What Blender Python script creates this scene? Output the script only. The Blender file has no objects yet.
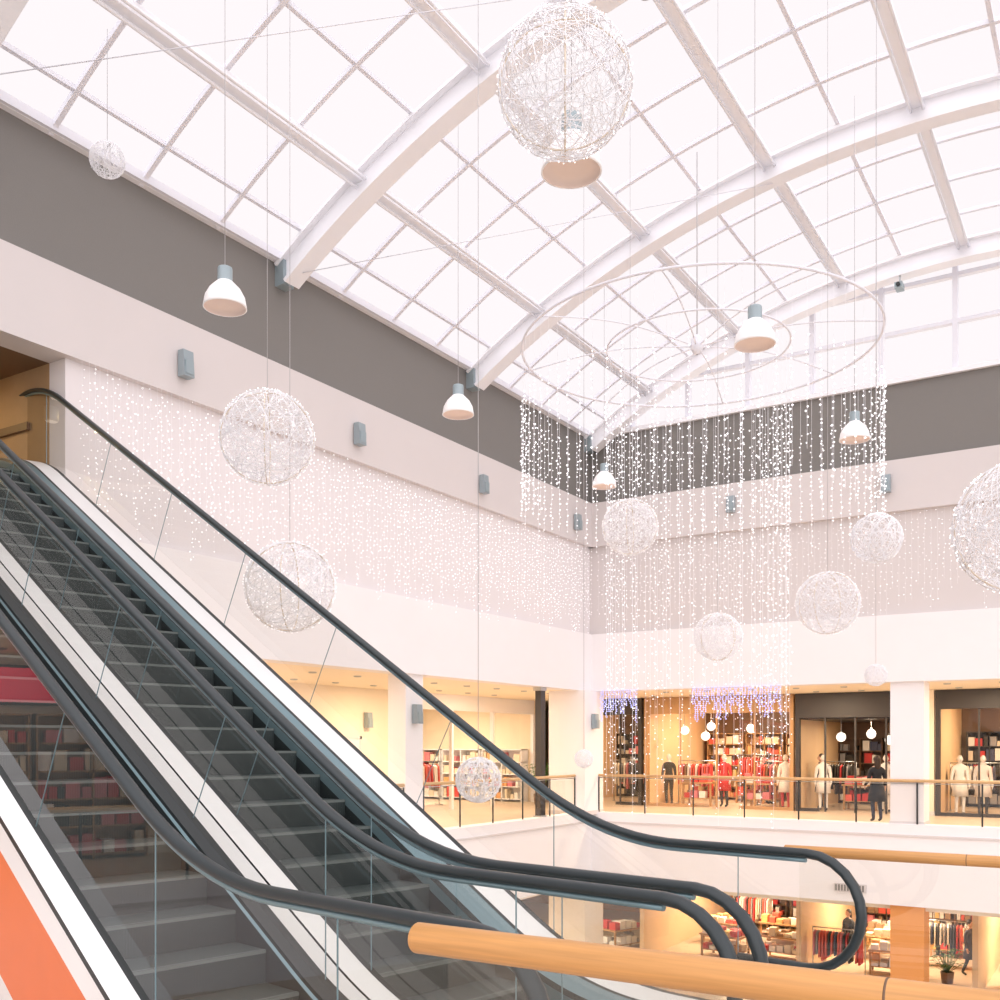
import bpy, bmesh, math, random
from mathutils import Vector, Matrix
random.seed(7)
scene=bpy.context.scene
scene.view_settings.view_transform='Standard'
scene.view_settings.look='None'
COL=scene.collection
# ------------------------------------------------------------------ materials
def principled(name,col,rough=.6,metal=0,emit=None,es=0,noise=0,nscale=4,bump=0,wave=None,spec=None,stretch=None):
    m=bpy.data.materials.new(name); m.use_nodes=True
    nt=m.node_tree; b=nt.nodes['Principled BSDF']
    b.inputs['Base Color'].default_value=(*col,1); b.inputs['Roughness'].default_value=rough
    b.inputs['Metallic'].default_value=metal
    if spec is not None: b.inputs['Specular IOR Level'].default_value=spec
    if emit:
        b.inputs['Emission Color'].default_value=(*emit,1); b.inputs['Emission Strength'].default_value=es
    if noise or bump:
        tc=nt.nodes.new('ShaderNodeTexCoord'); n=nt.nodes.new('ShaderNodeTexNoise')
        n.inputs['Scale'].default_value=nscale; n.inputs['Detail'].default_value=5
        if stretch:
            mp=nt.nodes.new('ShaderNodeMapping'); mp.inputs['Scale'].default_value=stretch
            nt.links.new(tc.outputs['Object'],mp.inputs[0]); nt.links.new(mp.outputs[0],n.inputs['Vector'])
        else: nt.links.new(tc.outputs['Object'],n.inputs['Vector'])
        if noise:
            mx=nt.nodes.new('ShaderNodeMix'); mx.data_type='RGBA'
            mx.inputs[6].default_value=(*[c*(1-noise) for c in col],1)
            mx.inputs[7].default_value=(*[min(1,c*(1+noise)) for c in col],1)
            nt.links.new(n.outputs['Fac'],mx.inputs[0]); nt.links.new(mx.outputs[2],b.inputs['Base Color'])
        if bump:
            bp=nt.nodes.new('ShaderNodeBump'); bp.inputs['Strength'].default_value=bump; bp.inputs['Distance'].default_value=.02
            nt.links.new(n.outputs['Fac'],bp.inputs['Height']); nt.links.new(bp.outputs['Normal'],b.inputs['Normal'])
    if wave:
        axis,sc,c2=wave
        tc=nt.nodes.new('ShaderNodeTexCoord'); w=nt.nodes.new('ShaderNodeTexWave')
        w.bands_direction=axis; w.inputs['Scale'].default_value=sc
        nt.links.new(tc.outputs['Object'],w.inputs['Vector'])
        mx=nt.nodes.new('ShaderNodeMix'); mx.data_type='RGBA'
        mx.inputs[6].default_value=(*col,1); mx.inputs[7].default_value=(*c2,1)
        nt.links.new(w.outputs['Fac'],mx.inputs[0]); nt.links.new(mx.outputs[2],b.inputs['Base Color'])
    return m
def glassmat(name,tint=(1,1,1),base=.05,gain=.8):
    # thin glass sheet: Schlick reflectance, identical from both sides
    m=bpy.data.materials.new(name); m.use_nodes=True; nt=m.node_tree; nt.nodes.clear(); N=nt.nodes.new; Lk=nt.links.new
    o=N('ShaderNodeOutputMaterial'); t=N('ShaderNodeBsdfTransparent'); g=N('ShaderNodeBsdfGlossy')
    t.inputs[0].default_value=(*tint,1); g.inputs['Roughness'].default_value=0.01
    ge=N('ShaderNodeNewGeometry'); d=N('ShaderNodeVectorMath'); d.operation='DOT_PRODUCT'
    Lk(ge.outputs['Incoming'],d.inputs[0]); Lk(ge.outputs['Normal'],d.inputs[1])
    a=N('ShaderNodeMath'); a.operation='ABSOLUTE'; Lk(d.outputs['Value'],a.inputs[0])
    s=N('ShaderNodeMath'); s.operation='SUBTRACT'; s.inputs[0].default_value=1; Lk(a.outputs[0],s.inputs[1])
    p=N('ShaderNodeMath'); p.operation='POWER'; p.inputs[1].default_value=5; Lk(s.outputs[0],p.inputs[0])
    k=N('ShaderNodeMath'); k.operation='MULTIPLY_ADD'; k.inputs[1].default_value=gain; k.inputs[2].default_value=base; k.use_clamp=True; Lk(p.outputs[0],k.inputs[0])
    mx=N('ShaderNodeMixShader')
    Lk(k.outputs[0],mx.inputs[0]); Lk(t.outputs[0],mx.inputs[1]); Lk(g.outputs[0],mx.inputs[2]); Lk(mx.outputs[0],o.inputs[0])
    return m
M={}
M['white']=principled('plaster_white',(.88,.85,.855),.7,noise=.02,nscale=1.5)
M['pinkwhite']=principled('plaster_pale',(.78,.735,.74),.75,noise=.02,nscale=1.5)
M['band']=principled('plaster_band',(.68,.63,.62),.7,noise=.02,nscale=1.5)
M['grey']=principled('plaster_grey',(.21,.198,.185),.8,noise=.07,nscale=60,bump=.1)
M['steelwhite']=principled('painted_steel',(.90,.895,.925),.45)
M['mull']=principled('mullion_paint',(.80,.80,.86),.5)
M['cream']=principled('cream_wall',(.88,.76,.60),.7,noise=.03)
M['floor']=principled('stone_floor',(.60,.49,.38),.35,noise=.1,nscale=3)
M['ceil']=principled('ceiling_cream',(.92,.82,.66),.7)
M['orange']=principled('orange_panel',(.74,.17,.05),.4,noise=.05)
M['orangecol']=principled('orange_column_paint',(.80,.34,.10),.5,noise=.04)
M['rubber']=principled('handrail_rubber',(.018,.027,.031),.35)
M['black']=principled('black_trim',(.015,.02,.022),.4)
M['tread']=principled('step_tread',(.055,.072,.072),.5,wave=('Y',16,(.03,.044,.045)))
M['riser']=principled('step_riser',(.028,.038,.039),.5,wave=('Y',16,(.013,.021,.022)))
M['treadedge']=principled('step_edge',(.13,.15,.145),.5)
M['deck']=principled('deck_aluminium',(.84,.84,.84),.35,metal=.15,noise=.03)
M['skirt']=principled('skirt_teal_steel',(.20,.30,.34),.35,metal=.5)
M['steel']=principled('brushed_steel',(.5,.52,.53),.35,metal=.9)
M['wood']=principled('oak_handrail',(.62,.31,.105),.38,noise=.32,nscale=9,stretch=(.35,9,9))
M['brass']=principled('pale_wood_rail',(.68,.44,.22),.4,noise=.15,nscale=9,stretch=(1,6,6))
M['glass']=glassmat('balustrade_glass',(.95,.95,.93),.075,.85)
M['railglass']=glassmat('gallery_rail_glass',(.98,.965,.94),.05)
M['roofglass']=glassmat('roof_glass',(.99,.985,.99),.0,.15)
M['shopglass']=glassmat('shop_glass',(.97,.96,.94),.04)
M['wire']=principled('white_wire',(.93,.92,.95),.4,emit=(1,.98,1),es=.04)  # faint emission puts the LED light into the wire itself
M['cable']=principled('steel_cable',(.5,.48,.49),.5)
M['hoop']=principled('cream_hoop',(.78,.68,.56),.5)
M['shade']=principled('lamp_shade_acrylic',(.86,.83,.83),.3,emit=(1,.95,.95),es=.12)
M['lampin']=principled('lamp_underside_reflection',(.80,.66,.60),.5,emit=(1,.8,.72),es=.05)  # pinkish reflection in the open underside, painted as colour and faint glow
M['lampgrey']=principled('lamp_housing',(.33,.40,.43),.4,metal=.2)
M['sconce']=principled('sconce_grey',(.33,.39,.42),.4,metal=.2)
M['bead']=principled('led_bead',(1,1,1),.3,emit=(.96,.95,1),es=1.1)
M['beadblue']=principled('icicle_led',(.5,.55,1),.3,emit=(.4,.45,1),es=.6)
for k in('bead','beadblue','wire','shade','lampin'): M[k].cycles.emission_sampling='NONE'
M['dark']=principled('shop_dark',(.045,.04,.04),.5)
M['darkwood']=principled('shop_dark_wood',(.16,.09,.05),.5,noise=.1)
M['midwood']=principled('shop_wood',(.45,.26,.12),.5,noise=.1)
M['shopwall']=principled('shop_wall_warm',(.78,.56,.34),.6)
M['brownwall']=principled('upper_room_brown',(.42,.27,.15),.6,noise=.08)
M['globe']=principled('globe_lamp',(1,1,1),.3,emit=(1,.9,.78),es=1.3)
M['signred']=principled('sign_red_lit',(.8,.04,.08),.4,emit=(.9,.06,.12),es=1.2)
M['skin']=principled('skin',(.62,.38,.28),.6)
M['hair']=principled('hair_dark',(.05,.03,.02),.6)
M['coat']=principled('coat_black',(.02,.022,.028),.8)
M['pants']=principled('trousers_dark',(.04,.045,.07),.8)
M['mann']=principled('mannequin_white',(.80,.74,.69),.4)
M['leaf']=principled('leaf_green',(.09,.2,.05),.6)
PCOL=[(.58,.05,.05),(.70,.12,.08),(.75,.38,.16),(.75,.65,.5),(.85,.82,.78),(.07,.08,.14),(.05,.045,.04),(.35,.22,.13),(.70,.22,.25),(.15,.23,.14),(.32,.31,.32),(.7,.5,.2)]
PAL=[principled('goods_%d'%i,c,.7) for i,c in enumerate(PCOL)]
# ------------------------------------------------------------------ mesh builder
class MB:
    def __init__(s): s.v=[];s.f=[];s.m=[];s.sm=[];s.mats=[]
    def mi(s,mat):
        if isinstance(mat,str): mat=M[mat]
        if mat not in s.mats: s.mats.append(mat)
        return s.mats.index(mat)
    def quad(s,pts,mat,sm=False):
        b=len(s.v); s.v+= [tuple(p) for p in pts]; s.f.append(tuple(range(b,b+len(pts)))); s.m.append(s.mi(mat)); s.sm.append(sm)
    def box(s,lo,hi,mat,rz=0,piv=None):
        x0,y0,z0=lo;x1,y1,z1=hi
        P=[(x0,y0,z0),(x1,y0,z0),(x1,y1,z0),(x0,y1,z0),(x0,y0,z1),(x1,y0,z1),(x1,y1,z1),(x0,y1,z1)]
        s.hexa(P,mat,rz,piv)
    def hexa(s,P,mat,rz=0,piv=None):
        if rz:
            if piv is None: piv=(sum(p[0] for p in P)/8,sum(p[1] for p in P)/8)
            c,n=math.cos(rz),math.sin(rz)
            P=[(piv[0]+(p[0]-piv[0])*c-(p[1]-piv[1])*n,piv[1]+(p[0]-piv[0])*n+(p[1]-piv[1])*c,p[2]) for p in P]
        b=len(s.v); s.v+=P; i=s.mi(mat)
        for f in((3,2,1,0),(4,5,6,7),(0,1,5,4),(1,2,6,5),(2,3,7,6),(3,0,4,7)):
            s.f.append(tuple(b+k for k in f)); s.m.append(i); s.sm.append(False)
    def tube(s,pts,r,mat,seg=6,closed=False,side=None,r2=None,smooth=True,rot=0,caps=True):
        pts=[Vector(p) for p in pts]; n=len(pts); b=len(s.v); i=s.mi(mat); prev=None
        rs=r if isinstance(r,(list,tuple)) else [r]*n
        for k,p in enumerate(pts):
            if closed: t=pts[(k+1)%n]-pts[k-1]
            else: t=pts[min(k+1,n-1)]-pts[max(k-1,0)]
            if t.length<1e-9: t=Vector((0,0,1))
            t.normalize()
            if side is not None: a=Vector(side)
            elif prev is None:
                a=Vector((0,0,1)).cross(t)
                if a.length<.05: a=Vector((1,0,0))
            else: a=prev
            a=(a-t*a.dot(t)).normalized(); prev=a; c=t.cross(a)
            for j in range(seg):
                an=rot+2*math.pi*j/seg; q=p+a*math.cos(an)*rs[k]+c*math.sin(an)*(r2 if r2 else rs[k]); s.v.append(tuple(q))
        for k in range(n if closed else n-1):
            for j in range(seg):
                k2=(k+1)%n; s.f.append((b+k*seg+j,b+k*seg+(j+1)%seg,b+k2*seg+(j+1)%seg,b+k2*seg+j)); s.m.append(i); s.sm.append(smooth)
        if caps and not closed and seg>2:
            s.f.append(tuple(b+j for j in range(seg))[::-1]); s.m.append(i); s.sm.append(False)
            s.f.append(tuple(b+(n-1)*seg+j for j in range(seg))); s.m.append(i); s.sm.append(False)
    def lathe(s,prof,c,mat,seg=20,sx=1,sy=1):
        b=len(s.v)
        for r,z in prof:
            for j in range(seg):
                a=2*math.pi*j/seg; s.v.append((c[0]+r*sx*math.cos(a),c[1]+r*sy*math.sin(a),c[2]+z))
        for k in range(len(prof)-1):
            mm=mat[k] if isinstance(mat,list) else mat; i=s.mi(mm)
            for j in range(seg):
                s.f.append((b+k*seg+j,b+k*seg+(j+1)%seg,b+(k+1)*seg+(j+1)%seg,b+(k+1)*seg+j)); s.m.append(i); s.sm.append(True)
    def ball(s,c,r,mat,seg=12,rings=8,sx=1,sy=1,sz=1):
        s.lathe([(max(.0005,r*math.sin(math.pi*k/rings)),-r*sz*math.cos(math.pi*k/rings)) for k in range(rings+1)],c,mat,seg,sx,sy)
    def octa(s,c,r,mat):
        b=len(s.v); x,y,z=c; s.v+=[(x+r,y,z),(x-r,y,z),(x,y+r,z),(x,y-r,z),(x,y,z+r),(x,y,z-r)]; i=s.mi(mat)
        for f in((0,2,4),(2,1,4),(1,3,4),(3,0,4),(2,0,5),(1,2,5),(3,1,5),(0,3,5)):
            s.f.append(tuple(b+k for k in f)); s.m.append(i); s.sm.append(False)
    def mesh(s,name):
        me=bpy.data.meshes.new(name); me.from_pydata(s.v,[],s.f)
        for m in s.mats: me.materials.append(m)
        me.polygons.foreach_set('material_index',s.m); me.polygons.foreach_set('use_smooth',s.sm); me.update()
        return me
    def build(s,name,loc=(0,0,0),rz=0,recalc=False):
        me=s.mesh(name)
        if recalc:
            bm=bmesh.new(); bm.from_mesh(me); bmesh.ops.recalc_face_normals(bm,faces=bm.faces); bm.to_mesh(me); bm.free()
        o=bpy.data.objects.new(name,me); o.location=loc; o.rotation_euler=(0,0,rz); COL.objects.link(o); return o
def inst(name,me,loc,rz=0,sc=1):
    o=bpy.data.objects.new(name,me); o.location=loc; o.rotation_euler=(0,0,rz); o.scale=(sc,sc,sc); COL.objects.link(o); return o
# ------------------------------------------------------------------ dimensions (metres; gallery floor z=0; atrium inner corner at x=0,y=0)
ZB,ZW,ZBAND,ZG,ZT=3.65,5.35,7.95,9.25,11.2
SPAN=20.6; RISE=3.15; R=18.4; CX=SPAN/2; CZ=ZT+RISE-R
YEND=-33.0
def zv(x): return CZ+math.sqrt(R*R-(x-CX)**2)
HALF=math.asin(CX/R)
def arcp(deg,y,off=0):
    a=math.radians(deg); return (CX+(R+off)*math.sin(a),y,CZ+(R+off)*math.cos(a))
# walls
b=MB()
OY0,OY1=-25.5,-17.45; OZ0=4.5
b.box((-.4,OY1,ZW),(0,0,ZBAND),'pinkwhite')
b.box((-.4,YEND,ZW),(0,OY0,ZBAND),'pinkwhite')
b.box((-.4,OY1,ZB),(.1,0.1,ZW),'white')
b.box((-.4,YEND,ZB),(.1,OY0,ZW),'white')
b.box((-.4,OY0,ZB),(.1,OY1,OZ0),'white')
b.box((-.4,YEND,ZBAND),(.14,.0,ZG),'band')
b.box((-.4,YEND,ZG),(0,0,ZT),'grey')
b.box((-.4,YEND,ZT),(.12,0,ZT+.12),'steelwhite')
b.build('wall_left')
b=MB()
b.box((-.4,0,ZW),(24,.4,ZBAND),'band')
b.box((-.4,-.1,ZB),(24,.4,ZW),'white')
b.box((-.4,-.14,ZBAND),(24,.4,ZG),'band')
b.box((-.4,0,ZG),(24,.4,ZT),'grey')
b.box((-.4,-.1,ZT),(24,.4,ZT+.12),'steelwhite')
b.build('wall_back')
# roof arches
ys=[0-.25,-6.45,-12.9,-19.35,-25.8,-32.2]
def archmesh(y):
    b=MB(); n=56
    prof=[(-.19,-.54),(.19,-.54),(.19,-.47),(.06,-.47),(.06,-.1),(.19,-.1),(.19,-.04),(-.19,-.04),(-.19,-.1),(-.06,-.1),(-.06,-.47),(-.19,-.47)]
    for k in range(n):
        a0=-math.degrees(HALF)+2*math.degrees(HALF)*k/n; a1=-math.degrees(HALF)+2*math.degrees(HALF)*(k+1)/n
        for j in range(len(prof)):
            p,q=prof[j],prof[(j+1)%len(prof)]
            b.quad([arcp(a0,y+p[0],p[1]),arcp(a1,y+p[0],p[1]),arcp(a1,y+q[0],q[1]),arcp(a0,y+q[0],q[1])],'steelwhite')
    b.box((0.0,y-.14,ZT-.45),(.22,y+.14,ZT+.1),'lampgrey')
    return b
for y in ys: archmesh(y).build('roof_arch')
# skylight frame
b=MB()
for deg in(-27,-18,-9,0,9,18,27):
    p0=arcp(deg,YEND,-.1);p1=arcp(deg,.2,-.1); b.tube([p0,p1],.13,'steelwhite',4,rot=math.pi/4,side=(1,0,0),smooth=False)
    for sg in(-1,1):
        q0=arcp(deg+sg*.36,YEND,-.24);q1=arcp(deg+sg*.36,.2,-.24); b.tube([q0,q1],.03,'steelwhite',5)
for k in range(-7,8):
    deg=k*4.5
    if abs(deg)%9<.1: continue
    b.tube([arcp(deg,YEND,0),arcp(deg,.2,0)],.055,'mull',4,rot=math.pi/4,side=(1,0,0),smooth=False)
for e in(-1,1): b.tube([arcp(e*33.6,YEND,0),arcp(e*33.6,.2,0)],.1,'mull',4,rot=math.pi/4,side=(1,0,0),smooth=False)
for i in range(21):
    y=-6.45/4*i
    b.tube([arcp(-33.9+67.8*k/40,y,-.01) for k in range(41)],.058,'mull',4,rot=math.pi/4,side=(0,1,0),smooth=False)
b.build('skylight_frame')
b=MB()
for k in range(40):
    a0=-34+68*k/40;a1=-34+68*(k+1)/40
    b.quad([arcp(a0,YEND,.10),arcp(a1,YEND,.10),arcp(a1,.3,.10),arcp(a0,.3,.10)],'roofglass',True)
b.build('skylight_glass')
b=MB()
for i in range(1,len(ys)-1):
    b.tube([arcp(-33,ys[i+1],-.55),arcp(-9,ys[i],-.55)],.008,'mull',5)
b.build('roof_tie_rods')
# gable window
b=MB()
for k in range(0,10):
    x=1.3+1.75*k
    b.box((x-.06,.10,ZT),(x+.06,.30,zv(x)),'mull')
for z in(12.55,13.7):
    dx=math.sqrt(R*R-(z-CZ)**2); b.box((CX-dx,.12,z-.05),(CX+dx,.28,z+.05),'mull')
b.build('window_frame_1')
b=MB()
n=30
for k in range(n):
    x0=SPAN*k/n;x1=SPAN*(k+1)/n; b.quad([(x0,.2,ZT),(x1,.2,ZT),(x1,.2,zv(x1)),(x0,.2,zv(x0))],'roofglass')
b.build('window_1')
# sconces
b=MB()
b.hexa([(-.13,-.2,-.27),(.13,-.2,-.27),(.13,0,-.27),(-.13,0,-.27),(-.13,-.16,.27),(.13,-.16,.27),(.13,0,.27),(-.13,0,.27)],'sconce')
b.box((-.10,-.215,-.22),(.10,-.18,.05),'lampgrey'); b.box((-.05,-.0,-.1),(.05,.02,.1),'black')
sme=b.mesh('wall_sconce')
for y in(-15.35,-10.85,-6.15,-1.2,-20.1): inst('wall_sconce',sme,(.165,y,8.48),math.pi/2,.82)
for x in(4.45,8.5,12.8): inst('wall_sconce',sme,(x,-.165,8.65),0,.82)
# ------------------------------------------------------------------ galleries
b=MB()
b.box((-12,YEND,-.4),(0,0,0),'floor'); b.box((-12,0,-.4),(24,14,0),'floor'); b.build('floor_gallery')
b=MB()
b.box((-.25,YEND,-2.0),(.12,-.12,.06),'white'); b.box((-.25,-.12,-2.0),(24,.25,.06),'white')
b.box((.12,YEND,-.25),(.16,-.16,-.2),'band'); b.box((.12,-.16,-.25),(24,-.12,-.2),'band')
b.build('trim_gallery_fascia')
b=MB()
b.box((-12,YEND,ZB),(-.4,14,ZB+.15),'ceil'); b.box((-.4,.4,ZB),(24,14,ZB+.15),'ceil'); b.build('ceiling_gallery')
b=MB()
b.box((-12,YEND,-2.15),(-.25,14,-2.0),'ceil'); b.box((-.25,.25,-2.15),(24,14,-2.0),'ceil'); b.build('ceiling_lower')
b=MB(); b.box((-12,YEND,-5.5),(24,14,-5.2),'floor'); b.build('floor_lower')
b=MB(); b.box((-12.3,YEND,-5.2),(-12,14,3.8),'shopwall'); b.build('wall_shops_left')
b=MB(); b.box((-12,14,-5.2),(24,14.3,3.8),'shopwall'); b.build('wall_shops_back')
b=MB(); b.box((6.6,-33,-.3),(24,-22.3,0),'floor'); b.box((11.0,-22.3,-.3),(24,-19.7,0),'floor'); b.build('floor_landing')
# pillars
def pillar(x0,x1,y0,y1,name='pillar'):
    b=MB(); b.box((x0,y0,0),(x1,y1,ZB),'white'); b.box((x0-.02,y0-.02,0),(x1+.02,y1+.02,.12),'band')
    b.box((x0-.0,y0-.0,-5.2),(x1,y1,-2.0),'orangecol' if y0>=0 else 'cream'); b.build(name)
pillar(-.9,.3,-.9,.3); pillar(-.5,.0,-9.0,-8.35); pillar(-.5,0,-17,-16.4); pillar(8.55,9.35,0.02,.8); pillar(17.5,18.3,.02,.8)
b=MB(); b.box((-.2,-2.9,0),(-.02,-2.65,ZB),'dark'); b.box((-.24,-2.94,0),(.0,-2.61,.1),'steel'); b.box((-.24,-2.94,ZB-.1),(.0,-2.61,ZB),'steel'); b.build('pillar_dark')
# gallery rails
def rail(name,p0,p1,z0=0,h=1.15,step=1.5):
    b=MB(); p0=Vector(p0);p1=Vector(p1);d=p1-p0;L=d.length;d.normalize();n=max(1,round(L/step))
    for k in range(n+1):
        p=p0+d*(L*k/n); b.tube([(p.x,p.y,z0),(p.x,p.y,z0+h-.05)],.022,'black',6)
        b.box((p.x-.05,p.y-.05,z0),(p.x+.05,p.y+.05,z0+.03),'black')
    b.tube([(p0.x,p0.y,z0+h),(p1.x,p1.y,z0+h)],.04,'brass',8)
    b.tube([(p0.x,p0.y,z0+h-.07),(p1.x,p1.y,z0+h-.07)],.012,'steel',6)
    b.quad([(p0.x,p0.y,z0+.1),(p1.x,p1.y,z0+.1),(p1.x,p1.y,z0+h-.12),(p0.x,p0.y,z0+h-.12)],'railglass')
    b.build(name)
rail('gallery_railing',(.32,-.02,.06),(24,-.02,.06))
rail('gallery_railing',(-.02,-8.3,.06),(-.02,-.92,.06))
rail('gallery_railing',(-.02,-16.3,.06),(-.02,-9.05,.06))
rail('gallery_railing',(-.02,-32,.06),(-.02,-17.05,.06))
# ------------------------------------------------------------------ shop furniture
def shelf(name,loc,w,h,d,rz,n=5,pal=None,frame='darkwood'):
    b=MB(); pal=pal or PAL
    b.box((-w/2,-.0,0),(w/2,.03,h),frame)
    for x in(-w/2,w/2-.03,-.015): b.box((x,-d,0),(x+.03,0,h),frame)
    for k in range(n+1):
        z=.08+(h-.12)*k/n; b.box((-w/2,-d,z),(w/2,0,z+.03),frame)
        if k==n: continue
        x=-w/2+.06; gap=(h-.12)/n
        while x<w/2-.15:
            ww=random.uniform(.08,.26); hh=random.uniform(.35,.85)*gap
            if random.random()<.88: b.box((x,-d+.04,z+.03),(min(x+ww,w/2-.04),-.06,z+.03+hh),random.choice(pal))
            x+=ww+random.uniform(.01,.05)
    return b.build(name,loc,rz)
def rack(name,loc,w,rz,pal=None,h=1.5):
    b=MB(); pal=pal or PAL
    for x in(-w/2,w/2):
        b.tube([(x,0,.02),(x,0,h)],.018,'steel',6); b.tube([(x,-.25,.02),(x,.25,.02)],.018,'steel',6)
    b.tube([(-w/2,0,h),(w/2,0,h)],.018,'steel',6)
    x=-w/2+.08
    while x<w/2-.08:
        m=random.choice(pal); L=random.uniform(.6,1.0); t=.025; z1=h-.1; s=.2; wd=random.uniform(.22,.28)
        b.tube([(x,-.0,h),(x,0,h-.08),(x,-.18,h-.13)],.006,'steel',4); 
        b.hexa([(x-t,-wd,z1-L),(x+t,-wd,z1-L),(x+t,wd,z1-L),(x-t,wd,z1-L),(x-t,-s,z1-.08),(x+t,-s,z1-.08),(x+t,s,z1-.08),(x-t,s,z1-.08)],m)
        b.hexa([(x-t,-s,z1-.08),(x+t,-s,z1-.08),(x+t,s,z1-.08),(x-t,s,z1-.08),(x-t,-.06,z1),(x+t,-.06,z1),(x+t,.06,z1),(x-t,.06,z1)],m)
        x+=random.uniform(.07,.12)
    return b.build(name,loc,rz)
def table(name,loc,w,d,rz,pal=None,h=.8):
    b=MB(); pal=pal or PAL
    b.box((-w/2,-d/2,h-.05),(w/2,d/2,h),'midwood')
    for x in(-w/2+.04,w/2-.1):
        for y in(-d/2+.04,d/2-.1): b.box((x,y,0),(x+.06,y+.06,h-.05),'midwood')
    b.box((-w/2+.05,-d/2+.05,.25),(w/2-.05,d/2-.05,.28),'midwood')
    for zz in(h,.28):
        x=-w/2+.08
        while x<w/2-.25:
            for y in(-d/2+.08,.05):
                m=random.choice(pal); hh=random.uniform(.08,.3)
                b.box((x,y,zz),(x+.22,y+d/2-.14,zz+hh),m)
            x+=.27
    return b.build(name,loc,rz)
# figures -----------------------------------------------------------
def skinmesh(V,E,Rr,root=0,sub=1):
    me=bpy.data.meshes.new('tmp'); me.from_pydata(V,E,[]); o=bpy.data.objects.new('tmp',me); COL.objects.link(o)
    o.modifiers.new('s','SKIN'); sv=o.data.skin_vertices[0].data
    for i,r in enumerate(Rr):
        sv[i].radius=(r,r) if not isinstance(r,tuple) else r; sv[i].use_root=(i==root)
    s=o.modifiers.new('ss','SUBSURF'); s.levels=sub; s.render_levels=sub
    dg=bpy.context.evaluated_depsgraph_get(); m2=bpy.data.meshes.new_from_object(o.evaluated_get(dg))
    out=([tuple(v.co) for v in m2.vertices],[tuple(p.vertices) for p in m2.polygons])
    bpy.data.objects.remove(o); return out
def figure(name,loc,rz,sc=1,top='coat',bottom='pants',skin='skin',hair='hair',coat=True,stride=.0,arm=0.0,longhair=False):
    s=stride
    V=[(0,0,.94),(0,0,1.12),(0,.01,1.30),(0,.01,1.42),(0,0,1.50),(0,-.005,1.56),
       (.17,.01,1.39),(.22,.02-arm*.05,1.12),(.235,-.06-arm*.2,.90+arm*.15),(.235,-.09-arm*.24,.82+arm*.17),
       (-.17,.01,1.39),(-.22,.02,1.12),(-.235,-.05,.89),(-.235,-.07,.81),
       (.09,0,.88),(.095,-.04-s*.3,.50),(.095,.02-s*.5,.09),(.10,-.13-s*.5,.04),
       (-.09,0,.88),(-.095,-.02+s*.15,.50),(-.095,.04+s*.55,.10),(-.10,-.10+s*.5,.04)]
    E=[(0,1),(1,2),(2,3),(3,4),(4,5),(3,6),(6,7),(7,8),(8,9),(3,10),(10,11),(11,12),(12,13),(0,14),(14,15),(15,16),(16,17),(0,18),(18,19),(19,20),(20,21)]
    Rr=[(.15,.11),(.13,.10),(.155,.11),(.12,.09),.05,.05,.07,.05,.036,.03,.07,.05,.036,.03,.095,.06,.042,.035,.095,.06,.042,.035]
    v,f=skinmesh(V,E,Rr,0,2)
    b=MB(); b.v+=v
    for p in f:
        c=[sum(v[i][k] for i in p)/len(p) for k in range(3)]
        if c[2]>1.47: m=skin
        elif abs(c[0])>.17 and c[2]<.90+arm*.1 : m=skin
        elif c[2]<.09: m='black'
        elif c[2]<.9 and abs(c[0])<.2: m=bottom
        else: m=top
        b.f.append(p); b.m.append(b.mi(m)); b.sm.append(True)
    b.ball((0,-.01,1.64),.085,skin,14,10,sx=.92,sy=1.08,sz=1.32)
    b.ball((0,-.105,1.625),.016,skin,6,5,sz=1.5)
    for x in(-.08,.08): b.ball((x,0,1.63),.022,skin,6,5,sx=.5,sz=1.4)
    for x in(-.03,.03): b.ball((x,-.092,1.655),.009,'black' if skin=='skin' else skin,6,4)
    b.ball((0,-.095,1.588),.018,PAL[8] if skin=='skin' else skin,6,4,sz=.4)
    if hair:
        b.ball((0,.018,1.675),.095,hair,14,10,sx=.98,sy=1.05,sz=1.12)
        if longhair: b.ball((0,.06,1.56),.085,hair,12,8,sx=1.1,sy=.55,sz=2.0)
    for sx_,w in((1,V[9]),(-1,V[13])):
        for k in range(4):
            yy=w[1]-.024+.016*k; L=(.06,.072,.068,.052)[k]
            b.tube([(w[0],yy,w[2]+.01),(w[0]-sx_*.004,yy-.004,w[2]-L*.5),(w[0]-sx_*.018,yy-.006,w[2]-L)],.008,skin,5)
        b.tube([(w[0],w[1]-.02,w[2]+.035),(w[0]-sx_*.01,w[1]-.05,w[2]+.01),(w[0]-sx_*.014,w[1]-.056,w[2]-.02)],.009,skin,5)
    if coat:
        b.lathe([(.145,1.12),(.17,1.0),(.205,.85),(.235,.55),(.228,.55),(.15,.95)],(0,0,0),top,20,1,.82)
        b.lathe([(.075,1.44),(.085,1.50),(.07,1.50)],(0,0,0),top,14,1,.95)
    return b.build(name,loc,rz,recalc=True)
M['dressw']=PAL[4]; M['dressr']=PAL[0]; M['dressp']=PAL[8]; M['dressb']=PAL[5]; M['dressk']=PAL[6]
figure('woman_in_black_coat',(8.02,1.0,.0),math.pi+.6,1,arm=.6,longhair=True)
figure('shopper_walking',(9.46,7.6,-5.2),math.pi*.35,1,top='dressb',stride=.3)
figure('shopper_standing',(5.76,7.6,-5.2),-.5,1,top='coat',arm=.8,longhair=True)
figure('shopper_standing',(3.2,7.2,0),2.6,1,top='coat',arm=.5)
figure('shopper_standing',(5.3,5.9,0),-1.2,1,top='dressb',arm=.5,longhair=True)
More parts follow.
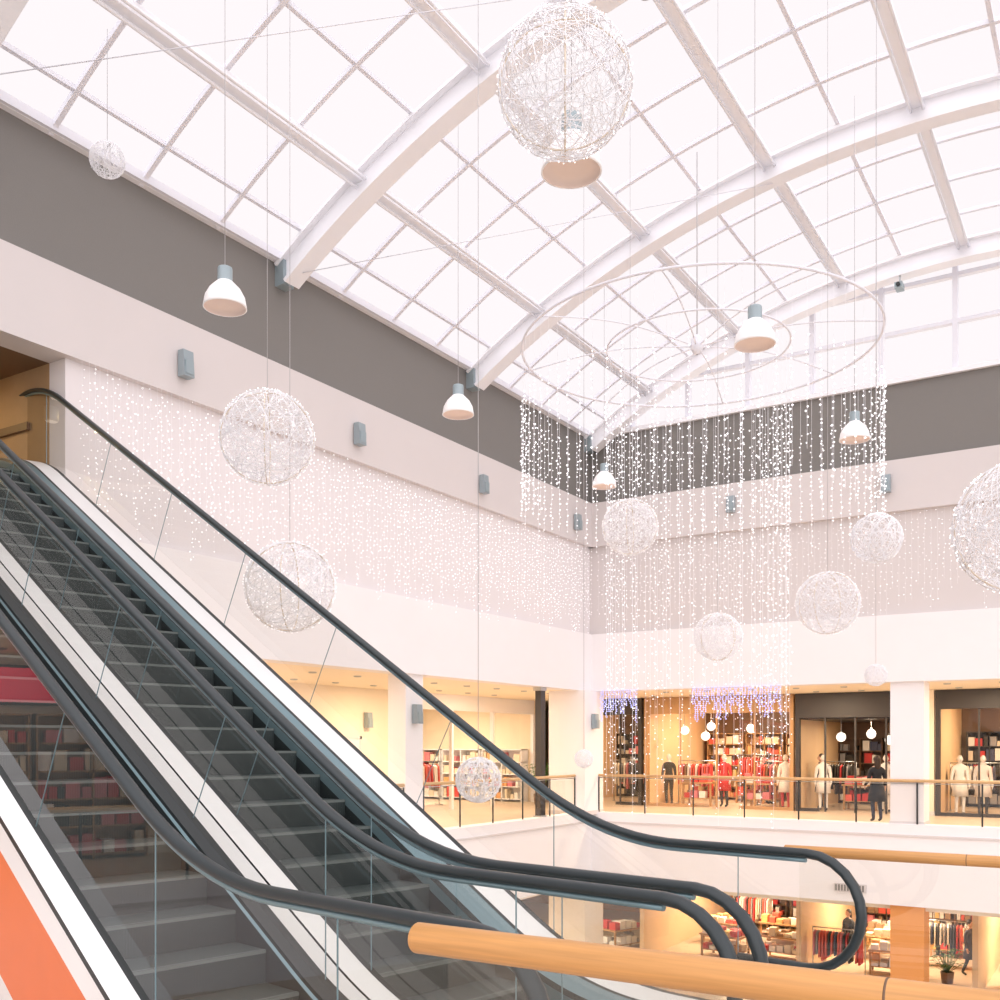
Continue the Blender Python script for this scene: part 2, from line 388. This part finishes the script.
# ---- back gallery shops
FY=4.5
def shopfront(name,x0,x1,frame,door,z0=0,H=ZB-.01,y=FY,head=.55,glassn=4):
    b=MB(); 
    b.box((x0,y-.1,z0+H-head),(x1,y+.15,z0+H),frame)
    for x in(x0,x1-.12): b.box((x,y-.1,z0),(x+.12,y+.1,z0+H-head),frame)
    for k in range(1,glassn):
        x=x0+(x1-x0)*k/glassn; b.box((x-.025,y-.03,z0),(x+.025,y+.03,z0+H-head),frame)
    d0=x0+(x1-x0)*door[0];d1=x0+(x1-x0)*door[1]
    for a,c in((x0,d0),(d1,x1)):
        if c-a>.2:
            b.quad([(a,y,z0+.1),(c,y,z0+.1),(c,y,z0+H-head),(a,y,z0+H-head)],'shopglass'); b.box((a,y-.04,z0),(c,y+.04,z0+.1),frame)
    return b.build(name)
shopfront('shopfront',-.2,4.84,'midwood',(.35,.65))
shopfront('shopfront',4.9,8.46,'dark',(.2,.8),head=.75)
shopfront('shopfront',8.94,13.5,'dark',(.5,.8))
shopfront('shopfront',-3.6,-.3,'dark',(.4,.7))
b=MB()
for x in(-3.8,-.25,4.85,8.5,13.5): b.box((x,FY+.16,0),(x+.1 if x!=8.5 else 8.9,10,ZB),'shopwall')
b.box((-3.8,10,0),(14,10.2,ZB),'darkwood'); b.build('wall_shop_partitions')
b=MB(); b.box((8.5,FY-.05,0),(8.9,FY+.15,ZB),'cream'); b.box((8.48,FY-.07,0),(8.92,FY+.15,.12),'band'); b.build('pillar_shop')
b=MB(); b.box((4.96,FY+.16,2.85),(8.48,9.9,2.95),'dark'); b.build('ceiling_shop_dark')
warm=[PAL[i] for i in(0,1,2,3,4,7,11,4,3)]
mixp=[PAL[i] for i in(0,1,4,4,5,6,3,8,10)]
darkp=[PAL[i] for i in(5,6,10,3,4,0,6)]
redp=[PAL[i] for i in(0,0,1,1,8,8,4,7)]
for x in(.8,2.3,3.8): shelf('display_shelf',(x,9.95,0),1.4,2.5,.4,0,6,warm,'midwood')
for x in(-3,-1.5): shelf('display_shelf',(x,9.95,0),1.4,2.5,.4,0,6,mixp,'dark')
for x in(5.7,7.3): shelf('display_shelf',(x,9.95,0),1.5,2.3,.4,0,5,darkp,'darkwood')
for x in(9.8,11.4,13): shelf('display_shelf',(x,9.95,0),1.4,2.5,.4,0,5,darkp,'dark')
rack('clothes_rack',(.9,6.4,0),1.3,.1,redp); rack('clothes_rack',(3.7,6.5,0),1.4,-.1,redp)
rack('clothes_rack',(2.3,8.9,0),1.5,0,redp,1.7)
rack('clothes_rack',(5.6,7.2,0),1.0,0,darkp); rack('clothes_rack',(7.6,7.4,0),1.2,.3,mixp)
rack('clothes_rack',(9.7,6.8,0),1.4,0,[PAL[4],PAL[3],PAL[6],PAL[5]]); rack('clothes_rack',(11.6,6.6,0),1.6,.3,darkp,1.7)
rack('clothes_rack',(-1.6,6.8,0),1.6,.3,mixp)
for x,y in((1.4,5.4),(2.4,7.9),(3.5,5.6),(6.5,6.2),(11.3,5.5)): table('display_table',(x,y,0),1.1,.7,0,redp)
figure('shop_mannequin',(.45,5.0,0),0.1,1,'dressk','dressk','mann',None,False)
figure('shop_mannequin',(2.4,5.0,0),-.1,1,'dressr','dressk','mann',None,True)
figure('shop_mannequin',(4.42,5.0,0),.1,1,'dressw','dressr','mann',None,True)
figure('shop_mannequin',(5.6,5.0,0),.2,1,'dressw','dressw','mann',None,True)
figure('shop_mannequin',(7.4,5.3,0),.2,1,'mann','mann','mann',None,True)
figure('shop_mannequin',(8.1,5.1,0),.2,1,'dressp','dressk','mann',None,True)
figure('shop_mannequin',(9.5,5.1,0),.3,1,'dressw','dressw','mann',None,True)
figure('shop_mannequin',(10.1,5.2,0),.3,1,'mann','dressk','mann',None,True)
def globe(loc,r,ztop):
    b=MB(); b.ball((0,0,0),r,'globe',14,10); b.tube([(0,0,r),(0,0,ztop-loc[2])],.01,'cable',4); b.lathe([(.03,r-.02),(.03,r+.05),(.005,r+.06)],(0,0,0),'steel',8); b.build('globe_pendant',loc)
for p in((.7,5.8,2.55),(1.6,5.4,2.35),(1.2,7.0,2.7),(2.9,6.2,2.6),(6.0,5.6,2.3),(6.7,6.6,2.4),(7.4,5.9,2.2),(10.6,6.2,2.6)): globe(p,.15,ZB if not 4.9<p[0]<8.5 else 2.85)
b=MB()
for x in [0.6+1.3*k for k in range(14)]:
    for y in(1.3,3.4): b.lathe([(.001,ZB-.012),(.07,ZB-.012),(.085,ZB-.03),(.095,ZB-.001)],(x,y,0),['globe','steel','steel'],10)
for y in [-30+1.5*k for k in range(21)]:
    for x in(-1.4,-3.4): b.lathe([(.001,ZB-.012),(.07,ZB-.012),(.085,ZB-.03),(.095,ZB-.001)],(x,y,0),['globe','steel','steel'],10)
for x in [-11+1.2*k for k in range(6)]:
    for y in(-2,-.4,1.2,2.8): b.lathe([(.001,ZB-.012),(.09,ZB-.012),(.10,ZB-.03),(.11,ZB-.001)],(x,y,0),['globe','steel','steel'],10)
b.build('recessed_spotlights')
# ---- left gallery shops
FX=-4.5
b=MB()
b.box((FX-.2,YEND,0),(FX,-3.2,ZB),'cream')
b.box((FX-.2,-3.2,ZB-.5),(FX,4.4,ZB),'white')
for y in(-3.2,-.8,1.6,4.3): b.box((FX-.1,y,0),(FX+.02,y+.1,ZB-.5),'steelwhite')
b.quad([(FX,-3.2,0),(FX,4.4,0),(FX,4.4,ZB-.5),(FX,-3.2,ZB-.5)],'shopglass')
b.box((-11.9,4.4,0),(FX,4.6,ZB),'cream')
b.box((-11.9,-3.4,0),(FX-.2,-3.2,ZB),'shopwall'); b.build('wall_gallery_left')
def door(name,y,w=1.6):
    b=MB(); x=FX+.01
    b.box((x,y,0),(x+.04,y+.08,2.3),'band');b.box((x,y+w,0),(x+.04,y+w+.08,2.3),'band');b.box((x,y,2.22),(x+.04,y+w+.08,2.3),'band')
    b.box((x,y+.08,.02),(x+.02,y+w/2+.03,2.22),'pinkwhite');b.box((x,y+w/2+.05,.02),(x+.02,y+w,2.22),'pinkwhite')
    for yy in(y+w/2-.08,y+w/2+.12): b.tube([(x+.06,yy,.9),(x+.06,yy,1.3)],.015,'steel',6)
    b.build(name)
door('door_1',-6.9); door('door_2',-12.5)
for y in(-14,-15.5): shelf('display_shelf',(FX+.02,y,0),1.4,2.4,.4,math.pi/2,5,[PAL[0],PAL[1],PAL[0],PAL[4],PAL[6]],'dark')
for y in(-17.6,-19.6,-21.6,-23.6,-25.6): shelf('display_shelf',(FX+.02,y,0),1.9,2.6,.4,math.pi/2,5,[PAL[0],PAL[3],PAL[8],PAL[6],PAL[4]],'midwood')
for y in(-2.3,-.4,1.5,3.2): shelf('display_shelf',(-11.5,y,0),1.7,2.4,.45,math.pi/2,4,[PAL[4],PAL[3],PAL[4],PAL[2],PAL[8]],'steelwhite')
for x in(-5.6,-7.4,-9.2): shelf('display_shelf',(x,4.36,0),1.7,1.9,.45,0,4,[PAL[4],PAL[3],PAL[0],PAL[8],PAL[2],PAL[3]],'steelwhite')
rack('clothes_rack',(-6.6,0.3,0),1.6,1.2,redp); rack('clothes_rack',(-8.3,1.5,0),1.6,1.4,mixp); table('display_table',(-5.8,-1.8,0),1.2,.8,1.3,warm)
b=MB(); b.box((FX+.01,-26,2.75),(FX+.15,-16.6,3.45),'dark'); b.box((FX+.15,-25.8,2.8),(FX+.18,-16.8,3.4),'signred')
for y0,w in((-24,.5),(-23.3,.4),(-22.7,.5),(-22,.3),(-21.5,.5),(-19.8,.5),(-19.1,.4),(-18.5,.5)): b.box((FX+.18,y0,2.95),(FX+.2,y0+w,3.25),'globe')
b.build('shop_sign')
inst('wall_sconce',sme,(.02,-8.68,2.75),math.pi/2,.8)
inst('wall_sconce',sme,(.32,-.4,2.75),math.pi/2,.8); inst('wall_sconce',sme,(FX+.03,-5.0,2.75),math.pi/2,.8); inst('wall_sconce',sme,(FX+.03,-8.0,2.75),math.pi/2,.8)
b=MB(); b.box((-.4,-.02,0),(.4,.02,.22),'band')
for k in range(10): b.box((-.37+.075*k,-.03,.03),(-.33+.075*k,-.0,.19),'grey')
b.build('air_vent',(7.6,-.15,-1.75))
# ---- lower shops
b=MB(); b.box((-12,13.0,-5.2),(24,13.2,-2.15),'midwood')
for x in(-.4,4.9,9.9): b.box((x,4.5,-5.2),(x+.15,13,-2.15),'shopwall')
b.build('wall_lower_shops')
for k,x in enumerate((1.5,3.2,6,7.6,9.1,11,12.6)): shelf('display_shelf',(x,12.9,-5.2),1.5,2.6,.4,0,6,warm if k%2 else redp,'darkwood')
for x,y in((1.2,8.5),(3.0,9.5),(6.6,10.2),(6.8,8.8),(8.6,10.5),(7.4,6.6),(3.8,7),(11.4,9),(11.2,6.4),(2.0,6.2)): table('display_table',(x,y,-5.2),1.5,.9,random.uniform(-.2,.2),warm)
for x,y in((1.4,11),(3.9,11.3),(8.4,8.6),(11.4,11),(6.0,5.3)): rack('clothes_rack',(x,y,-5.2),1.6,random.uniform(-.2,.2),mixp)
for y in(-6,-3.6,-1.2,1.2,3.4): shelf('display_shelf',(-7.5,y,-5.2),2.0,2.5,.45,math.pi/2,5,[PAL[0],PAL[4],PAL[4],PAL[10],PAL[6],PAL[2]],'steelwhite')
for x,y in((-3,-4),(-2.8,-1),(-3.5,1.5),(-2.5,3.5),(-1.5,5.5)): table('display_table',(x,y,-5.2),1.6,.9,1.2,[PAL[4],PAL[4],PAL[0],PAL[10]])
def plant(name,loc,h=1.1):
    b=MB(); b.lathe([(.02,0),(.16,0),(.2,.35),(.17,.35),(.15,.3)],(0,0,0),'darkwood',14)
    for k in range(60):
        a=random.uniform(0,6.28); r=random.uniform(.1,.45); z=random.uniform(.5,h); 
        c=Vector((math.cos(a)*r,math.sin(a)*r,z)); base=Vector((0,0,.3)); d=Vector((-math.sin(a),math.cos(a),0))*.05
        tip=c+Vector((math.cos(a)*.12,math.sin(a)*.12,-.05)); mid=(c+base)/2
        b.tube([base,mid,c],.006,'leaf',3); b.quad([c-Vector((math.cos(a)*.1,math.sin(a)*.1,0)),c+d,tip,c-d],'leaf')
    b.build(name,loc)
plant('potted_plant',(9.0,6.2,-5.2)); plant('potted_plant',(-3.6,3.2,0),1.5)
# ---- upper room behind wall opening
b=MB(); b.box((-7,OY0,6.3),(-1.2,OY1+.1,6.45),'floor'); b.box((-7,OY0,ZBAND),(-.4,OY1+.3,ZBAND+.1),'darkwood'); b.box((-7.2,OY0,4.4),(-7,OY1+.3,8),'brownwall')
b.box((-7,OY1,OZ0),(-.4,OY1+.12,ZBAND),'brownwall'); b.box((-7,OY0-.1,OZ0),(-.4,OY0,ZBAND),'brownwall'); b.box((-7,OY0,4.3),(-.4,OY1,4.45),'brownwall')
b.box((-6.8,OY1-.06,7.0),(-.9,OY1-.001,7.12),'darkwood'); b.box((-3.2,OY1-.05,6.45),(-2.1,OY1-.001,7.0),PAL[0]); b.build('wall_upper_room')
for p in((-1.3,-17.95,7.7),(-2.6,-18.1,7.7),(-2.4,-20.3,7.7)):
    b=MB(); b.lathe([(.001,0),(.10,0),(.12,.03),(.12,.25)],(0,0,0),['globe','steel','steel'],14); b.build('ceiling_spot',p)
# ------------------------------------------------------------------ escalators  (local x = down-slope, y = across)
EO=(9.553,-23.082,0); ERZ=-math.radians(11.6)
T=math.tan(math.radians(30)); A_=.7; U=10.86
def g(u): return 0 if u<-A_ else ((u+A_)**2/(4*A_) if u<A_ else u)
def f(u): return T*(g(u)-g(u-U))
ZH=1.33; ZS=.05; UE=13.2
def escalator(name,v0,v1,n0,n1,outmat,d0=.14,d1=.14,ow0=.17,ow1=.17,stepdrop=.08,in1='deck'):
    b=MB()
    def L(u,v,z): return (-u,v,z)
    for v,nose in((v0,n0),(v1,n1)):
        uc=nose+.38; pts=[L(uc+.5,v,ZH-.76),L(uc+.2,v,ZH-.76)]
        for k in range(13):
            a=-math.pi/2-math.pi*k/12; pts.append(L(uc+.38*math.cos(a),v,ZH-.38+.38*math.sin(a)))
        u=uc+.2
        while u<UE: pts.append(L(u,v,ZH+f(u))); u+=.15
        b.tube(pts,.047,'rubber',10,side=(0,1,0),r2=.032)
        b.tube([L(u_,v,ZH+f(u_)-.045) for u_ in [uc+.15*k for k in range(int((UE-uc)/.15))]],.018,'skirt',6,side=(0,1,0))
        us=[nose+.02+.38*(1-math.cos(math.pi/2*k/8)) for k in range(9)]
        u=uc+.15
        while u<UE: us.append(u); u+=.15
        def top(u): 
            if u<uc: return ZH-.38+math.sqrt(max(0,.38**2-(u-uc)**2))-.0
            return ZH+f(u)-.04
        def bot(u):
            if u<uc: return ZH-.38-math.sqrt(max(0,.38**2-(u-uc)**2))
            return max(ZS+.15+f(u), ZH-.76 if u<uc+.3 else 0)
        for a,c in zip(us[:-1],us[1:]):
            b.quad([L(a,v,bot(a)),L(c,v,bot(c)),L(c,v,top(c)),L(a,v,top(a))],'glass',False)
        u=-1.2
        while u<12.5:
            sl=.48 if .5<u<10.7 else 0
            p0=(u,ZS+.17+f(u)); p1=(u-sl,ZH-.04+f(u-sl))
            w=.002
            b.hexa([L(p0[0]-w,v-.004,p0[1]),L(p0[0]+w,v-.004,p0[1]),L(p0[0]+w,v+.004,p0[1]),L(p0[0]-w,v+.004,p0[1]),L(p1[0]-w,v-.004,p1[1]),L(p1[0]+w,v-.004,p1[1]),L(p1[0]+w,v+.004,p1[1]),L(p1[0]-w,v+.004,p1[1])],'skirt')
            u+=1.7
    us=[-2.6+.1*k for k in range(int((UE+2.6)/.1)+1)]
    def sweep(prof,mats):
        for a,c in zip(us[:-1],us[1:]):
            for (p,q,m) in zip(prof[:-1],prof[1:],mats):
                b.quad([L(a,p[0],ZS+f(a)+p[1]),L(c,p[0],ZS+f(c)+p[1]),L(c,q[0],ZS+f(c)+q[1]),L(a,q[0],ZS+f(a)+q[1])],m,True)
    for v,s,dd,ow in((v0,1,d0,ow0),(v1,-1,d1,ow1)):
        om=outmat if s==1 else 'deck'; inn='deck' if s==1 else in1
        m0=min(.035,dd*.4)
        if dd>.3:   # wide inner deck: aluminium strip, black gap, teal skirt panel
            prof=[(v-s*ow,-.95),(v-s*ow,-.10),(v-s*ow,.09),(v-s*ow,.14),(v-s*.025,.17),(v+s*m0,.17),(v+s*(dd*.52),.155),(v+s*(dd*.58),.15),(v+s*(dd-.02),.12),(v+s*dd,.08),(v+s*dd,-.02),(v+s*dd,-.3)]
            mats=[om,'deck','black','deck','black',inn,'black','skirt','black','skirt','black']
        else:
            prof=[(v-s*ow,-.95),(v-s*ow,-.10),(v-s*ow,.09),(v-s*ow,.14),(v-s*.025,.17),(v+s*m0,.17),(v+s*(dd-.02),.13),(v+s*(dd-.015),.10),(v+s*dd,.08),(v+s*dd,-.02),(v+s*dd,-.3)]
            mats=[om,'deck','black','deck','black',inn,'black','skirt','black','black']
        sweep(prof,mats)
    sweep([(v0-ow0,-.95),(v1+ow1,-.95)],['deck'])
    d=.385; u=-1.5; zs=ZS-stepdrop
    while u<12.4:
        z=zs+f(u); y0,y1=v0+d0+.005,v1-d1-.005
        x0,x1=-(u+d/2),-(u-d/2)
        b.quad([(x0,y0,z),(x1,y0,z),(x1,y1,z),(x0,y1,z)],'tread')
        b.quad([(x1-.03,y0,z+.002),(x1,y0,z+.002),(x1,y1,z+.002),(x1-.03,y1,z+.002)],'treadedge')
        rz=zs+f(u-d)
        if z-rz>.01:
            b.quad([(x1,y0,z),(x1,y0,rz-.01),(x1,y1,rz-.01),(x1,y1,z)],'riser')
            b.quad([(x1+.001,y0,z),(x1+.001,y0,z-.022),(x1+.001,y1,z-.022),(x1+.001,y1,z)],'treadedge')
        u+=d
    b.box((1.69,v0+d0,ZS-.02),(2.9,v1-d1,ZS+.01),'steel')
    return b.build(name,EO,ERZ)
escalator('escalator',1.50,3.4,-2.45,-2.09,'deck',.08,.56,.18,.06)
escalator('escalator',-.06,1.12,-2.45,-2.53,'orange',.06,.12,.17,.18,in1='black')
# ------------------------------------------------------------------ foreground wood rails
def woodrail(name,p0,L,z,r,zfl):
    b=MB(); 
    b.tube([(0.0,0,0),(.004,0,0),(L,0,0)],[r*.93,r,r],'wood',24)
    b.tube([(1.16,0,0),(1.165,0,0)],r*1.005,'darkwood',24)
    x=2.2
    b.quad([(.1,0,zfl-z+.02),(L,0,zfl-z+.02),(L,0,-r*.9),(.1,0,-r*.9)],'glass')
    b.box((.1,-.03,zfl-z),(L,.03,zfl-z+.12),'steel')
    while x<L:
        b.tube([(x,0,zfl-z),(x,0,-r*.6)],.02,'steel',8); x+=1.5
    b.build(name,p0)
woodrail('wooden_handrail',(12.17,-24.72,1.55),5,1.55,.040,0)
woodrail('wooden_handrail',(11.69,-19.82,1.315),6,1.315,.038,0)
# ------------------------------------------------------------------ pendants
b=MB()
b.lathe([(.02,.52),(.09,.52),(.095,.50),(.095,.36),(.10,.34)],(0,0,0),'lampgrey',20)
b.lathe([(.10,.34),(.13,.31),(.20,.24),(.255,.14),(.275,.03),(.28,0),(.265,0)],(0,0,0),'shade',28)
b.lathe([(.265,0),(.262,.03),(.15,.05),(.001,.055)],(0,0,0),'lampin',28)
lme=b.mesh('dome_pendant_lamp')
def hang(me,name,loc,rtop,r=.008):
    e=bpy.data.objects.new(name,None); e.location=loc; COL.objects.link(e)
    o=bpy.data.objects.new('body',me); COL.objects.link(o); o.parent=e
    c=MB(); c.tube([(0,0,rtop),(0,0,zv(loc[0])-loc[2]-.1)],r,'cable',5); oc=c.build('cable'); oc.parent=e
    return o
for p in((3.78,-17.72,7.73),(3.72,-12.31,7.86),(3.55,-6.2,7.95),(9.41,-13.45,7.49),(9.35,-7.39,7.77),(9.4,-18.7,7.3)): hang(lme,'dome_pendant_lamp',p,.5,.005)
# ------------------------------------------------------------------ wire balls
def wireball(seed,ncirc,wr,beadn,hoops=True):
    rnd=random.Random(seed); b=MB()
    for k in range(ncirc):
        ax=Vector((rnd.gauss(0,1),rnd.gauss(0,1),rnd.gauss(0,1))).normalized(); h=rnd.uniform(-.8,.8); rr=math.sqrt(1-h*h)
        a=ax.orthogonal().normalized(); c=ax.cross(a); ph=rnd.uniform(0,6); w=rnd.uniform(-.11,.11)
        pts=[(ax*(h+w*math.sin(3*t+ph))+a*rr*math.cos(t)+c*rr*math.sin(t)) for t in [2*math.pi*j/30 for j in range(30)]]
        pts=[p.normalized()*rnd.uniform(.985,1.0) for p in pts]
        b.tube(pts,wr,'wire',3,closed=True)
    if hoops:
        for an in(0.3,1.87):
            a=Vector((math.cos(an),math.sin(an),0)); b.tube([a*.97*math.cos(t)+Vector((0,0,.97))*math.sin(t) for t in [2*math.pi*j/40 for j in range(40)]],.014,'hoop',5,closed=True)
    for k in range(beadn):
        p=Vector((rnd.gauss(0,1),rnd.gauss(0,1),rnd.gauss(0,1))).normalized()*1.01; b.octa(p,.013,'bead')
    return b.mesh('wire_ball_ornament')
wb=[wireball(1,84,.0062,340),wireball(2,80,.006,420),wireball(3,50,.013,200,False)]
for (x,y,z,r,k) in((9.91,-19.76,7.33,.54,0),(4.39,-17.57,5.98,.6,1),(4.28,-17.05,4.15,.6,1),(1.62,-17.9,10.24,.24,2),(7.72,-17.71,1.67,.25,2),(6.33,-12.55,1.83,.15,2),
    (6.11,-10.33,5.97,.5,1),(8.145,-11.41,3.78,.385,1),(9.63,-10.47,4.32,.5,1),(10.29,-10.05,5.36,.4,2),(9.85,-7.97,3.31,.2,2),(12.88,-16.11,4.12,.64,0)):
    o=hang(wb[k],'wire_ball_ornament',(x,y,z),r,.004); o.scale=(r,r,r); o.rotation_euler=(0,0,random.uniform(0,3))
# ------------------------------------------------------------------ chandelier
b=MB(); RO,RI=3.5,1.8
def ring(r,z,t): b.tube([(r*math.cos(a),r*math.sin(a),z) for a in [2*math.pi*j/72 for j in range(72)]],t,'mull',6,closed=True)
ring(RO,0,.026); ring(RI,-.02,.02)
for k in range(8):
    a=2*math.pi*k/8+.2; ca,sa=math.cos(a),math.sin(a)
    b.tube([(ca*RO*t,sa*RO*t,-.0+.18*math.sin(math.pi*t)) for t in [j/10 for j in range(11)]],.014,'mull',5)
b.lathe([(.02,.25),(.1,.2),(.14,0),(.08,-.12),(.02,-.15)],(0,0,0),'mull',16)
b.tube([(0,0,.2),(0,0,3.9)],.012,'cable',6)
rnd=random.Random(5)
for k in range(76):
    a=2*math.pi*k/76; L=rnd.uniform(2.9,3.8); x,y=RO*math.cos(a),RO*math.sin(a)
    if (x-2.95)**2+(y-.41)**2<.36**2: continue   # clear of the pendant lamp
    b.tube([(x,y,0),(x,y,-L)],.003,'wire',3,caps=False)
    z=-1.1
    while z>-L: b.octa((x+rnd.uniform(-.03,.03),y,z),rnd.uniform(.011,.023),'bead'); z-=rnd.uniform(.06,.16)
for k in range(50):
    a=2*math.pi*k/50+rnd.uniform(-.04,.04); L=rnd.uniform(7.0,9.6); rr=RI*rnd.choice((1,.96,.9)); x,y=rr*math.cos(a),rr*math.sin(a)
    b.tube([(x,y,0),(x,y,-L)],.0025,'wire',3,caps=False)
    z=-1.3
    while z>-L:
        lo=z<-3.6
        b.octa((x+rnd.uniform(-.05,.05),y,z),rnd.uniform(.008,.017) if lo else rnd.uniform(.010,.021),'bead'); z-=rnd.uniform(.10,.24) if lo else rnd.uniform(.08,.2)
b.build('light_string_chandelier',(6.4,-7.8,10.0))
# wall light curtain
b=MB(); rnd=random.Random(9)
for k in range(150):
    y=-17.3+k*.114+rnd.uniform(-.03,.03); z=ZBAND-.05-rnd.random()*.3; zl=rnd.uniform(5.1,6.1); b.tube([(.2,y,ZBAND-.02),(.2,y,zl)],.0015,'wire',3,caps=False)
    while z>zl: b.octa((.2,y+rnd.uniform(-.05,.05),z),rnd.uniform(.007,.017),'bead'); z-=rnd.uniform(.06,.18)
for k in range(80):
    x=.4+k*.15; z=ZBAND-.05-rnd.random()*.3; zl=rnd.uniform(5.3,6.3); b.tube([(x,-.2,ZBAND-.02),(x,-.2,zl)],.0015,'wire',3,caps=False)
    while z>zl: b.octa((x+rnd.uniform(-.05,.05),-.2,z),rnd.uniform(.006,.014),'bead'); z-=rnd.uniform(.08,.24)
b.build('wall_light_curtain')
# icicles on bulkhead
b=MB()
for x0,x1 in((.45,1.6),(3.3,5.8)):
    x=x0
    while x<x1:
        L=rnd.uniform(.3,.95); b.tube([(x,-.13,ZB+.02),(x,-.13,ZB-L)],.004,'wire',3,caps=False); z=ZB
        while z>ZB-L: b.octa((x+rnd.uniform(-.03,.03),-.13,z),.026,'beadblue'); z-=.055
        x+=.08
b.build('icicle_lights')
# cctv
b=MB(); b.tube([(0,0,.35),(0,0,.05)],.02,'steel',6); b.box((-.09,-.22,-.07),(.09,.1,.07),'lampgrey'); b.tube([(0,-.22,0),(0,-.27,0)],.05,'black',10); b.build('security_camera',(8.86,-.4,13.45))
for p in((10.3,-19.0,8.4),(10.75,-18.6,8.6)):
    b=MB(); b.tube([(.08*math.cos(t),0,.06*math.sin(t)) for t in [2*math.pi*j/20 for j in range(20)]],.008,'cable',5,closed=True); b.tube([(0,0,.06),(0,0,zv(p[0])-p[2]-.3)],.004,'cable',4); b.build('hanging_hook',p)
# ------------------------------------------------------------------ lights
def area(name,loc,size,e,col=(1,.78,.52)):
    l=bpy.data.lights.new(name,'AREA'); l.shape='SQUARE'; l.size=size; l.energy=e; l.color=col; o=bpy.data.objects.new(name,l); o.location=loc; COL.objects.link(o)
W=(1,.77,.52)
for x in(2,6,10.5,15): area('ceiling_downlight',(x,2.4,ZB-.02),.6,150,W)
for y in(-1,-5.5,-11,-15,-21): area('ceiling_downlight',(-2.3,y,ZB-.02),.6,150,W)
area('shop_light',(2.3,7,ZB-.05),1.5,260,W)
area('shop_light',(6.7,7,2.8),1.2,80,W); area('shop_light',(11,7,ZB-.05),1.5,180,W); area('shop_light',(-1.8,7,ZB-.05),1.2,100,W); area('shop_light',(-7.5,1,ZB-.05),1.5,350,(1,.85,.65))
for x in(2,7,12): area('lower_light',(x,8.5,-2.2),1.5,380,W)
for y in(-12,-4,3): area('lower_light',(-4,y,-2.2),1.5,300,(1,.85,.65))
area('upper_room_light',(-3,-19.5,7.9),1,90,(1,.7,.3))
w=bpy.data.worlds.new('sky'); scene.world=w; w.use_nodes=True
bg=w.node_tree.nodes['Background']; bg.inputs[0].default_value=(1.0,.945,.96,1); bg.inputs[1].default_value=1.02
s=bpy.data.lights.new('sun','SUN'); s.energy=2.7; s.angle=math.radians(120); s.color=(1,.955,.97)
so=bpy.data.objects.new('sun',s); COL.objects.link(so); so.rotation_euler=Vector((.55,-.55,1)).to_track_quat('Z','Y').to_euler(); so.location=(10,-15,30)
# ------------------------------------------------------------------ camera
c=bpy.data.cameras.new('camera'); c.sensor_width=36; c.lens=36; c.shift_y=.245; c.clip_end=500
co=bpy.data.objects.new('camera',c); co.location=(13.74,-26.8,2.05); co.rotation_euler=(math.radians(90),0,math.radians(32.27)); COL.objects.link(co); scene.camera=co
